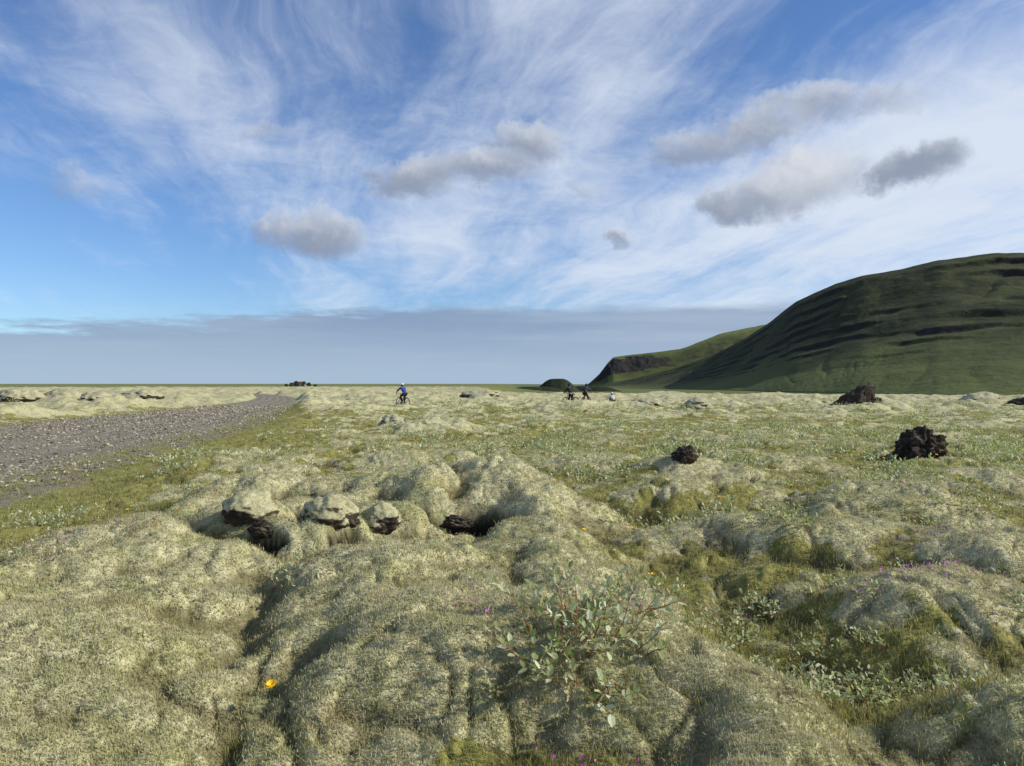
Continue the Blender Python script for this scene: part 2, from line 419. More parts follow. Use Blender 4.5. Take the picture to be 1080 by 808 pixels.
z=Hraw(x,y);mk=moss_mask(x,y,z);rd=road_dist(x,y);cv=cav_at(x,y)
ok=(rng.random(len(x))<mk**1.1+.05)&(rd>RHW+.4)&(pit_shade_mask(x,y)<.3)&(rng.random(len(x))>cv*.6)
x=x[ok];y=y[ok];z=z[ok];cv=cv[ok];r=np.hypot(x,y)
rb=np.clip(.57+.8*fbm(x*11,y*11,3,131)-.5*cv,0,1)  # fuzz tone lowered in creases, shade put into the colour
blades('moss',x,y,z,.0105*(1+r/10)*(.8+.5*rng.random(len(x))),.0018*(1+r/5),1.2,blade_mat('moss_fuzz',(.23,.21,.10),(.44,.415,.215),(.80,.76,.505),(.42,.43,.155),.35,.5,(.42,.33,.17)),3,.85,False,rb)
x,y=polar(270000,2.0,60)
z=Hraw(x,y);mk=moss_mask(x,y,z);rd=road_dist(x,y)
cl2=fbm(x*1.4,y*1.4,3,101)
ok=(rng.random(len(x))<np.clip((1-mk)*.9*(.4+cl2*1.5)+.035*np.clip(.4+cl2*4,0,1),0,1))&(rd>RHW-1.2+1.8*cl2)&(pit_shade_mask(x,y)<.3)
x=x[ok];y=y[ok];z=z[ok];r=np.hypot(x,y)
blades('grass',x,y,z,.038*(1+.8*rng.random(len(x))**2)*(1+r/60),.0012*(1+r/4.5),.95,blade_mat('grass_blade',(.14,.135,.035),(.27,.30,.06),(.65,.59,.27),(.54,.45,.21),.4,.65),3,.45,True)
# ---------------------------------------------------------------- willow shrubs
LEAF=np.array([(0,0,0),(.28,.16,.05),(.28,-.16,.05),(.7,.15,.05),(.7,-.15,.05),(1,0,-.03),(.28,0,0),(.7,0,0)],float)
LF=np.array([(0,6,1),(0,2,6),(6,7,3),(6,3,1),(6,2,4),(6,4,7),(7,5,3),(7,4,5)])
LEAF2=np.array([(0,0,0),(.5,.2,.04),(.5,-.2,.04),(1,0,0)],float);LF2=np.array([(0,2,1),(1,2,3)])
def frame(d):
    d=d/np.linalg.norm(d);up=np.array([0,0,1.]) if abs(d[2])<.95 else np.array([1.,0,0])
    s=np.cross(up,d);s/=np.linalg.norm(s);n=np.cross(d,s);return d,s,n
def tube(P,R,n=4):
    P=np.asarray(P,float);V=[];F=[]
    for k,p in enumerate(P):
        d=P[min(k+1,len(P)-1)]-P[max(k-1,0)];d,s,nn=frame(d)
        for q in range(n):
            a=2*math.pi*q/n;V.append(p+(s*math.cos(a)+nn*math.sin(a))*R[k])
    for k in range(len(P)-1):
        for q in range(n):
            a=k*n+q;b=k*n+(q+1)%n;F+= [(a,b,b+n),(a,b+n,a+n)]
    return V,F
def shrub(seed,stems,h,spread,leaf,per,low=.35,thick=.004,lw=1.,lod=False,bias=(0,0),roots=.25,gfun=None):
    LE,LX=(LEAF2,LF2) if lod else (LEAF,LF)
    rs=np.random.default_rng(seed);SV=[];SF=[];LV=[];LFa=[];LR=[]
    for s in range(stems):
        a=rs.random()*6.283;out=spread*(.25+.75*rs.random());hh=h*(.35+.65*rs.random())
        b=np.array([math.cos(a),math.sin(a),0])*roots*rs.random()*(spread if gfun is None else 1)
        if gfun is not None: b[0]*=1.1;b[2]=gfun(b[0],b[1]);out*=.6
        P=[];n=4 if lod else 7
        for k in range(n):
            t=k/(n-1)
            P.append(b+np.array([(math.cos(a)*out+bias[0])*t**.8,(math.sin(a)*out+bias[1])*t**.8,hh*t**1.25])+rs.normal(0,.04*h,3)*t)
        P=np.array(P);P[0,2]-=.05
        v,f=tube(P,[thick*(1-.7*k/(n-1)) for k in range(n)],3 if lod else 5)
        o=len(SV);SV+=v;SF+=[(p[0]+o,p[1]+o,p[2]+o) for p in f]
        for k in range(per):
            t=low+(1-low)*(k+rs.random()*.5)/per
            q=t*(n-1);i0=min(int(q),n-2);p=P[i0]+(P[i0+1]-P[i0])*(q-i0)
            dd=P[i0+1]-P[i0];dd/=np.linalg.norm(dd)
            la=k*2.4+rs.random();_,s1,n1=frame(dd)
            d=dd*(.4+.5*t)+(s1*math.cos(la)+n1*math.sin(la))*.85+np.array([0,0,.2]);d,s2,n2=frame(d)
            roll=rs.normal(0,.55);s3=s2*math.cos(roll)+n2*math.sin(roll);n3=np.cross(d,s3)
            L=leaf*(.6+.55*rs.random())
            pts=p+L*(LE[:,0:1]*d+LE[:,1:2]*lw*s3+LE[:,2:3]*n3)
            o=len(LV);LV+=list(pts);LFa+=[(f_[0]+o,f_[1]+o,f_[2]+o) for f_ in LX]
            LR+=[rs.random()]*len(LE)
    return np.array(SV),np.array(SF),np.array(LV),np.array(LFa),np.array(LR)
def leaf_mat(name,a,b,transl=.3):
    m,nt,bs=new_mat(name)
    c=nt.mix(nt.attr('rnd'),a,b)
    nt.l.new(c,bs.inputs['Base Color']);bs.inputs['Roughness'].default_value=.55;bs.inputs['Specular IOR Level'].default_value=.3
    tr=nt.node('ShaderNodeBsdfTranslucent');nt.l.new(nt.mix(1.,c,(.95,1.,.45),'MULTIPLY'),tr.inputs[0])
    mx=nt.node('ShaderNodeMixShader');mx.inputs[0].default_value=transl
    nt.l.new(bs.outputs[0],mx.inputs[1]);nt.l.new(tr.outputs[0],mx.inputs[2])
    nt.l.new(mx.outputs[0],m.node_tree.nodes['Material Output'].inputs[0])
    return m
ML=leaf_mat('willow_leaf',(.27,.33,.135),(.62,.65,.45),.33)
MST=simple_mat('willow_stem',(.32,.10,.055),.8,.3,60)
bx,by=.34,3.42;bz=Hs(bx,by)
e=mk_obj('willow_shrub',None,loc=(bx,by,bz),label="sprawling silvery green willow shrub with reddish stems on a moss mound",category='shrub')
gf=lambda a,b:Hs(bx+a,by+b)-bz
parts=[shrub(3,30,.23,.36,.056,9,.2,.0034,1.5,False,(-.08,0),.31,gf),shrub(8,11,.38,.22,.042,8,.55,.0036,1.3,False,(.03,.05),.22,gf),shrub(15,24,.11,.36,.056,9,.08,.003,1.55,False,(.10,-.16),.33,gf)]
sv=[];sf=[];lv=[];lf=[];lr=[];so_=lo_=0
for a_,b_,c_,d_,e_ in parts:
    sv.append(a_);sf.append(b_+so_);so_+=len(a_);lv.append(c_);lf.append(d_+lo_);lo_+=len(c_);lr.append(e_)
mk_obj('branch',mk_mesh('branch',np.concatenate(sv),np.concatenate(sf),None,True,[MST]),e)
mk_obj('foliage',mk_mesh('foliage',np.concatenate(lv),np.concatenate(lf),dict(rnd=np.concatenate(lr)),False,[ML]),e)
vars_=[];lods=[]
for k in range(7):
    def mkv(lod):
        SV,SF,LV,LFa,LR=shrub(40+k,6+k%3*2,.15+.03*(k%3),.18+.04*(k%4),.052 if not lod else .060,8 if not lod else 7,.15,.0027,1.4,lod,(0,0),.8)
        V=np.concatenate([SV,LV]);F=np.concatenate([SF,LFa+len(SV)])
        rn=np.concatenate([np.zeros(len(SV)),LR]);mi=np.concatenate([np.zeros(len(SF)),np.ones(len(LFa))])
        return V,F,rn,mi
    V,F,rn,mi=mkv(False);vars_.append(mk_mesh('small_willow_shrub',V,F,dict(rnd=rn),False,[MST,ML],mi))
    lods.append(mkv(True))
x,y=polar(60000,3.2,75,.72)
z=Hraw(x,y);mk=moss_mask(x,y,z);rd=road_dist(x,y)
pt=fbm(x*.7,y*.55,4,111)
ang=np.arctan2(x,y);r=np.hypot(x,y)
dens=(1-mk*.6)*np.clip(pt*2.1-.02,0,1)*sst(RHW+.6,RHW+1.6,rd)
dens*=np.where(ang<-.15,.22,.75+.6*sst(.1,.5,ang))*sst(3.2,5.5,r+3*(x>1.0))
dens*=np.where((x<.9)&(r<9)&(x>-3.4),.02,1)
dens*=.32+.68*sst(8,14,r)
ok=(rng.random(len(x))<dens*.40)&(pit_shade_mask(x,y)<.2)
x=x[ok];y=y[ok];z=z[ok]
for (cx,cy,n,sx,sy) in [(-4.05,5.85,9,.3,.15),(-5.2,8.3,8,.4,.3),(1.6,4.2,8,.4,.5),(2.3,3.7,7,.5,.3),(3.1,4.1,5,.5,.3),(-1.55,4.9,2,.12,.2),(2.8,15,30,1.6,1.2),(1.2,17,18,1.2,1.5),(10.5,15.5,30,1.8,1.8),(3.2,24,30,2.5,2.5),(2.0,5.9,6,.7,.5),(6.8,12.3,12,1,.8),(4.6,7.6,6,.8,.5),(8.2,15.0,9,.75,.6)]:
    gx=rng.normal(cx,sx,n);gy=rng.normal(cy,sy,n)
    k_=(np.hypot(gx-8.3,gy-15)>.55)&(np.hypot(gx,gy)>3.1);gx=gx[k_];gy=gy[k_]
    x=np.concatenate([gx,x]);y=np.concatenate([gy,y]);z=np.concatenate([Hraw(gx,gy),z])
r=np.hypot(x,y)
order=np.argsort(r);x=x[order];y=y[order];z=z[order];r=r[order]
NS=len(x);print('shrubs',NS)
NI=290
for k in range(min(NI,NS)):
    o=mk_obj('willow_shrub',vars_[k%7],loc=(x[k],y[k],z[k]-.01),label="small silvery green willow shrub growing in mossy grass",category='shrub',group='willow shrubs on the moss heath')
    o.rotation_euler=(rng.normal(0,.12),rng.normal(0,.12),rng.random()*6.28)
    s=(.45+.55*rng.random())*(.75 if r[k]<5 else .9 if r[k]<8 else 1.05);o.scale=(s,s,s)
VV=[];FF=[];RR=[];MM=[];off=0
for k in range(NI,min(NS,7000)):
    V,F,rn,mi=lods[k%7]
    s=(.5+.6*rng.random())*(1+r[k]/70);a=rng.random()*6.28;c=math.cos(a);sn=math.sin(a)
    W=np.stack([(V[:,0]*c-V[:,1]*sn)*s+x[k],(V[:,0]*sn+V[:,1]*c)*s+y[k],V[:,2]*s+z[k]],1)
    VV.append(W);FF.append(F+off);RR.append(rn);MM.append(mi);off+=len(V)
if VV:
    mk_obj('willow_scrub',mk_mesh('willow_scrub',np.concatenate(VV),np.concatenate(FF),dict(rnd=np.concatenate(RR)),False,[MST,ML],np.concatenate(MM)),kind='stuff')
# ---------------------------------------------------------------- flowers
MYEL=simple_mat('yellow_petal',(.88,.54,.015),.6,.08,40)
MPNK=simple_mat('pink_petal',(.50,.10,.43),.6,.2,40)
MSTG=simple_mat('green_stem',(.08,.13,.03),.7,.2,40)
def disc_flower(rad,h,petals,lean):
    P=[(lean*t*t,0,h*t) for t in np.linspace(0,1,5)]
    V,F=tube(P,[rad*.09]*5,5);sm=(np.array(V),np.array(F))
    PV=[];PF=[]
    for ring,(rr_,tilt) in enumerate([(1,.25),(.7,.6)]):
        for k in range(petals):
            a=6.283*k/petals+ring*.2;d=np.array([math.cos(a),math.sin(a),tilt]);s=np.array([-math.sin(a),math.cos(a),0])
            c=np.array([lean,0,h]);w=rad*.17;o=len(PV)
            PV+=[c,c+d*rad*rr_*.55+s*w,c+d*rad*rr_*.55-s*w,c+d*rad*rr_*1.0]
            PF+=[(o,o+2,o+1),(o+1,o+2,o+3)]
    return sm,(np.array(PV),np.array(PF))
(sm,pm)=disc_flower(.024,.09,14,.02)
sme=mk_mesh('stem',sm[0],sm[1],None,True,[MSTG]);pme=mk_mesh('petal',pm[0],pm[1],None,False,[MYEL])
FL=[(-1.08,3.30,1.25),(-.80,2.75,.6),(8.1,14.2,1.3),(7.7,14.0,1.2),(8.9,15.0,1.2),(9.3,15.3,1.1),(-4.3,8.3,1),(-3.7,8.6,.9),(2.6,9.3,1.),(3.9,10.4,1.),(1.2,7.4,.9),(5.6,12.1,1.2),(7.3,14.6,1.2),(-.42,7.2,.8),(11.3,19,1.4),(10.7,18.2,1.4),(-1.6,5.1,.7),(3.3,12.2,1.1)]
_f=np.random.default_rng(77)
for k in range(34):
    yy=5+13*_f.random();xx=(_f.random()-.25)*.85*yy
    if road_dist(np.array([xx]),np.array([yy]))[0]<RHW+.8: continue
    FL.append((xx,yy,.55+.5*_f.random()))
for (fx,fy,s) in FL:
    e=mk_obj('flower',None,loc=(fx,fy,Hs(fx,fy)-.005),label="small yellow dandelion flower on a short stem in the moss",category='flower',group='yellow flowers in the moss')
    e.scale=(s,s,s);e.rotation_euler=(.35,0,random.random()*1-.5)
    mk_obj('stem',sme,e);mk_obj('petal',pme,e)
VV=[]
for (cx,cy,n,sx) in [(-4.2,6.1,200,.45),(-.2,3.85,26,.12),(.25,2.75,40,.10),(2.9,5.1,170,.3),(.70,4.0,30,.14),(-3.2,4.9,30,.25),(2.5,4.8,60,.3),(5.2,9.2,170,.6),(.8,6.8,30,.25),(-3.6,6.6,90,.4),(3.6,6.3,150,.5),(2.1,8.4,110,.6),(6.2,8.4,170,.8),(1.9,5.1,50,.35),(4.5,7.5,150,.9)]:
    gx=rng.normal(cx,sx,n);gy=rng.normal(cy,sx*.6,n);gz=Hraw(gx,gy)+.018+rng.random(n)*.02
    s=.0040+.005*rng.random(n)
    P=rng.normal(0,1,(n,3,3))*s[:,None,None]+np.stack([gx,gy,gz],1)[:,None];VV.append(P)
V=np.concatenate(VV).reshape(-1,3);F=np.arange(len(V)).reshape(-1,3)
mk_obj('thyme_blossom',mk_mesh('thyme_blossom',V,F,None,False,[MPNK]),kind='stuff')
# ---------------------------------------------------------------- lava rocks
def rock_mat(name,mossy,nsc=6.,wid=.3,mcol=((.22,.205,.11),(.50,.47,.31))):
    m,nt,bs=new_mat(name)
    co=objco(nt);g=nt.node('ShaderNodeNewGeometry')
    n=nt.noise(co,nsc,6,.7);n2=nt.noise(co,1.7,4,.6);n3=nt.noise(co,60,3,.7)
    c=nt.mix(nt.ss(n,.3,.7),(.022,.018,.015),(.085,.068,.052))
    c=nt.mix(nt.m('MULTIPLY',nt.ss(n2,.5,.65),.5),c,(.11,.075,.05))
    sp=nt.node('ShaderNodeSeparateXYZ');nt.l.new(g.outputs['Normal'],sp.inputs[0])
    f=nt.ss(nt.m('ADD',sp.outputs[2],nt.m('MULTIPLY',nt.m('SUBTRACT',n,.5),1.4 if mossy<.5 else .6)),1.0-mossy,1.0+wid-mossy)
    mc=nt.mix(nt.ss(nt.m('ADD',nt.m('MULTIPLY',n,.5),nt.m('MULTIPLY',n3,.5)),.35,.65),mcol[0],mcol[1])
    c=nt.mix(f,c,mc)
    nt.l.new(c,bs.inputs['Base Color'])
    nt.l.new(nt.bump(nt.noise(co,9,6,.75),.8 if mossy<.5 else .6,.08 if mossy<.5 else .03),bs.inputs['Normal'])
    return m
MRK=rock_mat('lava_rock_bare',.14);MRM=rock_mat('lava_rock_mossy',1.0);MRB=rock_mat('moss_boulder',1.02,12.,.3,((.20,.185,.09),(.50,.47,.29)))
import bmesh
from mathutils import noise as mn
def rock(px,py,sx,sy,sz,seed,mat,label,shear=0,sink=.25,rot=0,cat='rock',zoff=0,soft=False,name='lava_rock',rough=1.):
    bm=bmesh.new();bmesh.ops.create_icosphere(bm,subdivisions=5,radius=1)
    for v in bm.verts:
        p=v.co.normalized();q=p*1.3+Vector((seed*3.1,seed*1.7,seed))
        if not soft:
            d=1+.26*mn.noise(q)+.20*mn.noise(q*2.3)
            vd=mn.voronoi(q*2.2)[0];d+=(.16*(vd[1]-vd[0])-.06)*rough
            vd=mn.voronoi(q*5.5)[0];d+=(.12*(vd[1]-vd[0])-.03)*(rough-.6)
            d+=.07*rough*mn.noise(q*7)+.05*rough*mn.noise(q*15)
        else: d=1+.22*mn.noise(q)+.12*mn.noise(q*2.3)+.06*mn.noise(q*4.5)+.03*mn.noise(q*11)+.015*mn.noise(q*22)
        p=p*d
        x_,y_,z_=p.x*sx,p.y*sy,p.z*sz
        z_+=shear*x_*(1 if z_>0 else .2)
        v.co=(x_,y_,z_)
    me=bpy.data.meshes.new(name);bm.to_mesh(me);bm.free();me.materials.append(mat)
    for p in me.polygons:p.use_smooth=soft
    o=mk_obj(name,me,loc=(px,py,Hs(px,py)+sz*(1-2*sink)*.5+zoff),label=label,category=cat)
    o.rotation_euler=(0,0,rot);return o
rock(22.7,49.5,1.4,.9,.75,41,MRK,"dark wedge shaped lava rock rising to one side",.62,.3)
rock(24.9,51,.6,.45,.4,2,MRK,"small reddish brown lava rock beside a bigger slab",.1,.3)
rock(8.3,15.0,.46,.42,.46,3,MRK,"dark crumbly upright lava boulder among willow shrubs",-.05,.14,rough=1.7)
rock(2.75,11.75,.21,.18,.15,4,MRK,"small black lava stone on a mossy mound",0,.30,.4,zoff=.03,rough=1.3)
rock(34.0,49.5,.9,.7,.42,5,MRK,"dark lava rock half sunk in moss",.1,.3)
rock(-3.9,24,.42,.35,.30,6,MRM,"brown moss covered lava stone in the grass",0,.25,soft=True)
for k,(a,b,sx,sy,sz) in enumerate([(-.60,7.78,.20,.10,.08),(-2.30,6.82,.13,.07,.08),(-1.52,6.95,.10,.06,.06)]):  # dark stones added to deepen the shade of the hollows
    rock(a,b,sx,sy,sz,70+k,MRK,"black lava rock added to darken a mossy hollow",0,.5,k*.3-.3,zoff=.0)
for k,(a,b,sx,sy,sz) in enumerate([(-1.72,6.98,.24,.2,.18),(-2.52,7.12,.26,.22,.18),(-1.28,7.25,.2,.18,.15)]):
    rock(a,b,sx,sy,sz,50+k,MRB,"rounded lava boulder wrapped in thick grey green moss",0,.42,k*.9,soft=True,name='mossy_boulder')
ml="moss covered lava outcrop on the open heath"
for k,(u,d,w,h) in enumerate([(22,48,1.5,.75),(66,54,1.9,1.0),(103,47,1.2,.6),(150,66,1.8,.7),(505,72,2.0,.7),(735,44,.9,.5),(682,50,1.2,.5),(1032,58,1.6,.75)]):
    X_=(u-540)/780*d
    rock(X_,d,w,w*.8,h,20+k,MRM,ml,random.uniform(-.08,.08),.38,random.random()*.8-.4,soft=True)
# ---------------------------------------------------------------- hills
def hill_mat(name,lo,hi,rockc,steep0=.62,steep1=.8,sc=.02,light=(.075,.09,.028),ck=.6):
    m,nt,bs=new_mat(name)
    g=nt.node('ShaderNodeNewGeometry');co=g.outputs['Position']
    sp=nt.node('ShaderNodeSeparateXYZ');nt.l.new(g.outputs['Normal'],sp.inputs[0])
    n=nt.noise(co,sc,6,.65);n2=nt.noise(co,sc*5,5,.65);n3=nt.noise(co,sc*.35,3,.5)
    c=nt.mix(nt.ss(n,.35,.65),lo,hi)
    c=nt.mix(nt.m('MULTIPLY',nt.attr('low'),nt.ss(n3,.3,.6,.5,1.)),c,light)
    st=nt.m('SUBTRACT',nt.m('ADD',sp.outputs[2],nt.m('MULTIPLY',nt.m('SUBTRACT',n2,.5),.45)),nt.m('MULTIPLY',nt.attr('cliff'),ck))
    f=nt.ss(st,steep0,steep1)
    c=nt.mix(f,nt.mix(n2,rockc,tuple(x*2.4 for x in rockc)),c)
    nt.l.new(c,bs.inputs['Base Color'])
    nt.l.new(nt.bump(n2,.7,3.),bs.inputs['Normal'])
    return m
def pix(u,v,d): return ((u-540)/780*d,d,CAMH+(405-v)/780*d)
FOOT=-6.6
def hill(name,crest,based,mat,prof,ns=700,nt_=300,gul=.09,seed=1,depth=500,terr=.02,cliff=None,nb=13,big=.012):
    C=np.array([pix(*c) for c in crest]);B=np.array([((c[0]-540)/780*b,b) for c,b in zip(crest,based)])
    s=np.linspace(0,1,len(crest));S=np.linspace(0,1,ns)
    def itp(a):
        k=np.interp(S,s,a)
        ker=np.hanning(17);ker/=ker.sum();return np.convolve(np.pad(k,8,'edge'),ker,'valid')
    cx,cy,cz=[itp(C[:,i]) for i in range(3)];bx,by=itp(B[:,0]),itp(B[:,1])
    t=np.concatenate([np.linspace(-.05,1,nt_),1+np.linspace(.02,1,30)])
    Tt,Ss=np.meshgrid(t,np.arange(ns))
    tc=np.clip(Tt,-.05,1)
    Xh=bx[Ss]+(cx-bx)[Ss]*tc;Yh=by[Ss]+(cy-by)[Ss]*tc
    ov=np.clip(Tt-1,0,1);Yh=Yh+ov*depth;Xh=Xh+ov*depth*.45
    wob=.04*fbm(Xh*.003,Yh*.003,3,seed)+.014*fbm(Xh*.02,Yh*.02,3,seed+4)
    win=np.clip(np.minimum(tc/.15,(1-tc)/.12),0,1)
    tt=np.clip(tc+wob*win,0,1)
    f=np.interp(tt,prof[0],prof[1])
    mod=np.clip(.40+2.4*fbm(Xh*.010,Yh*.010,3,seed+60),0,1)*sst(.25,.5,tt)
    ph=tt*nb+.45*fbm(Xh*.003,Yh*.003,3,seed+70)+.14*fbm(Xh*.03,Yh*.03,3,seed+71)
    fr=ph-np.floor(ph)
    f=f+terr*mod*win*(sst(.72,1.,fr)-fr)
    al=np.cumsum(np.hypot(np.gradient(bx),np.gradient(by)))[Ss]
    ga=al*.016+.8*fbm(Xh*.005,Yh*.005,3,seed+8)+tc*.5
    g=np.clip(1-np.abs(pn(ga,tc*.8+3,seed+20))*3.6,0,1)*np.clip(.5+1.5*fbm(Xh*.006,Yh*.006,2,seed+34),0,1)
    ga2=al*.05+1.2*fbm(Xh*.012,Yh*.012,3,seed+9)+tc*.8
    g2=np.clip(1-np.abs(pn(ga2,tc*1.8+3,seed+22))*2.8,0,1)*np.clip(.3+2*fbm(Xh*.01,Yh*.01,2,seed+33),0,1)
    w=np.clip(tc,0,1)**.7*np.clip((1-tc)/.25,0,1)
    czz=cz[Ss]-FOOT
    Zh=FOOT+czz*f-czz*gul*(g**1.6+.25*g2**1.6)*w+czz*(big*fbm(Xh*.006,Yh*.006,4,seed+45)*w+.008*fbm(Xh*.03,Yh*.03,3,seed+40)*np.clip(tc,0,1))
    Zh=Zh-ov**1.5*czz*.25
    Zh=np.where(Tt<0,FOOT-3,Zh)-.3*(tc<.02)
    cf=mod*win*sst(.68,.76,fr)*sst(1.,.92,fr)*np.clip(.5+2.8*fbm(Xh*.025,Yh*.025,3,seed+82),0,1)*.9
    if cliff:
        s0,s1,t0,t1=cliff
        c2_=sst(s0,s0+.03,S[Ss])*sst(s1,s1-.2,S[Ss])*sst(t0-.03,t0+.03,tt)*sst(t1+.03,t1-.01,tt)
        c2_=c2_*np.clip(.75+2*fbm(Xh*.02,Yh*.02,3,seed+81),0,1)
        Zh=Zh-c2_*czz*.06*np.abs(fbm(al*.03+tc,tc*4,4,seed+80))*3
        cf=np.maximum(cf*.3,c2_)
    V=np.stack([Xh,Yh,Zh],-1).reshape(-1,3);m=len(t)
    low=(sst(.60,.15,tt+.35*fbm(Xh*.006,Yh*.006,3,seed+90))*np.ones_like(Xh)).ravel()
    i=np.arange(ns-1)[:,None]*m;j=np.arange(m-1)[None,:]
    F=np.stack([i+j,i+j+1,i+m+j+1,i+m+j],-1).reshape(-1,4)
    a=V[F[:,1]]-V[F[:,0]];b=V[F[:,3]]-V[F[:,0]]
    if np.cross(a,b)[:,2].mean()<0:F=F[:,::-1]
    if name=='far': low=np.maximum(low,sst(.8,.95,tt).ravel())
    return mk_obj('hill',mk_mesh('hill',V,F,dict(low=low,cliff=cf.ravel()),True,[mat]),kind='structure')
cr=[(1750,400,600),(1550,365,640),(1400,320,690),(1250,285,750),(1150,271,800),(1080,267,850),(1050,267,870),(990,275,900),(950,284,930),(910,291,970),(880,300,1010),(840,318,1060),(812,340,1100),(785,358,1150),(750,376,1200),(710,389,1260),(670,399,1320),(630,407,1350)]
bd=[380,340,320,330,350,380,395,430,470,510,560,630,700,800,900,1010,1120,1250]
hill('hill',cr,bd,hill_mat('hill_grass',(.025,.031,.011),(.054,.061,.021),(.016,.014,.012),.58,.72,.02,(.10,.117,.034),.38),  # cloud shade painted as dark upper grass, sunlit foot as paler grass
     ([0,.25,.5,.75,.92,1],[0,.15,.38,.68,.93,1]),seed=201,gul=.038,terr=.042,nb=12)
cr2=[(612,411,1500),(622,404,1500),(632,395,1500),(641,383,1500),(647,377,1510),(670,374,1515),(690,372,1520),(720,368,1540),(760,352,1600),(805,343,1650),(860,338,1700),(920,335,1750)]
bd2=[1450,1440,1430,1400,1380,1370,1365,1360,1360,1360,1360,1360]
hill('far',cr2,bd2,hill_mat('far_hill_grass',(.04,.052,.017),(.075,.09,.028),(.016,.015,.014),.60,.78,.012,(.11,.125,.038)),
     ([0,.3,.5,.62,.76,.85,1],[0,.20,.40,.54,.82,.90,1]),ns=400,nt_=200,gul=.03,seed=301,terr=.02,cliff=(.15,.64,.56,.92),nb=7)
def mound(cx,cy,rx,ry,h,mat,seed):
    n=60;a=np.linspace(0,2*math.pi,96,endpoint=False);q=np.linspace(0,1,n)
    Q,A=np.meshgrid(q,a,indexing='ij')
    x=cx+np.cos(A)*Q*rx;y=cy+np.sin(A)*Q*ry
    z=-7.5+(h+7.5)*(1-sst(.2,1,Q))**.8+h*.12*fbm(x*.08,y*.08,3,seed)*(1-Q)
    m=len(a);i=np.arange(n-1)[:,None]*m;j=np.arange(m)[None,:];j2=(j+1)%m
    F=np.stack([i+j,i+m+j,i+m+j2,i+j2],-1).reshape(-1,4)
    mk_obj('hill',mk_mesh('hill',np.stack([x.ravel(),y.ravel(),z.ravel()],1),F,dict(low=np.zeros(x.size)),True,[mat]),kind='structure')
MHD=hill_mat('dark_mound_grass',(.015,.022,.012),(.035,.045,.02),(.015,.014,.013),.5,.7,.05)
mound(44,720,26,20,6.3,MHD,5);mound(22,700,40,16,-1.2,MHD,6);mound(80,760,40,16,-.5,MHD,9)
# ---------------------------------------------------------------- farm in the distance
MF=leaf_mat('spruce_foliage',(.03,.042,.02),(.07,.09,.04),.15)
MTR=simple_mat('bark',(.05,.04,.03),.9)
MWALL=simple_mat('farm_wall',(.45,.44,.42),.8,.05);MROOF=simple_mat('farm_roof',(.09,.05,.045),.6,.1)
MGLS=simple_mat('window_glass',(.03,.035,.04),.2,.1)
def tree(px,py,h,w,seed):
    rs=np.random.default_rng(seed);z=Hs(px,py)
    e=mk_obj('tree',None,loc=(px,py,z),label="dark low tree in a shelter belt by a distant farm",category='tree',group='trees round the farm')
    V,F=tube([(0,0,-.2),(0,.02,h*.5),(0,0,h*.95)],[.14,.09,.03],6)
    mk_obj('trunk',mk_mesh('trunk',V,F,None,True,[MTR]),e)
    N=700;t=rs.random(N)**.8;lob=1+.3*np.sin(t*22+seed)
    rad=w*(np.sin(np.clip(t*.8+.15,0,1)*math.pi)**.7)*lob*rs.random(N)**.4;a=rs.random(N)*6.28
    c=np.stack([np.cos(a)*rad,np.sin(a)*rad,h*(.08+.92*t)],1)
    P=c[:,None]+rs.normal(0,.13,(N,3,3))
    mk_obj('crown',mk_mesh('crown',P.reshape(-1,3),np.arange(N*3).reshape(-1,3),dict(rnd=np.repeat(rs.random(N),3)),False,[MF]),e)
for k,u in enumerate([302,305.5,309,313,319,322.5,326,331]):
    h=[1.5,2.3,3.2,2.6,2.9,2.2,1.7,1.1][k]
    tree((u-540)/780*400,400+k%3*3,h,.9+.2*(k%3),k+1)
def box(a,b):
    x0,y0,z0=a;x1,y1,z1=b
    V=[(x0,y0,z0),(x1,y0,z0),(x1,y1,z0),(x0,y1,z0),(x0,y0,z1),(x1,y0,z1),(x1,y1,z1),(x0,y1,z1)]
    F=[(3,2,1,0),(4,5,6,7),(0,1,5,4),(1,2,6,5),(2,3,7,6),(3,0,4,7)];return V,F
fx=(316-540)/780*412;fz=Hs(fx,412)
e=mk_obj('farmhouse',None,loc=(fx,412,fz),label="small pale farmhouse with dark pitched roof behind trees",category='house')
V,F=box((-3,-2.5,-.3),(3,2.5,1.7));mk_obj('wall',mk_mesh('wall',V,F,None,False,[MWALL]),e)
me=bpy.data.meshes.new('roof');me.from_pydata([(-3.2,-2.8,1.65),(3.2,-2.8,1.65),(3.2,2.8,1.65),(-3.2,2.8,1.65),(-3.2,0,2.9),(3.2,0,2.9)],[],[(0,1,5,4),(2,3,4,5),(0,4,3),(1,2,5),(3,2,1,0)]);me.materials.append(MROOF);mk_obj('roof',me,e)
for wx in (-2,2):
    V,F=box((wx-.4,-2.54,.6),(wx+.4,-2.4,1.3));mk_obj('window',mk_mesh('window',V,F,None,False,[MGLS]),e)
V,F=box((-.4,-2.54,0),(.4,-2.4,1.45));mk_obj('door',mk_mesh('door',V,F,None,False,[MROOF]),e)
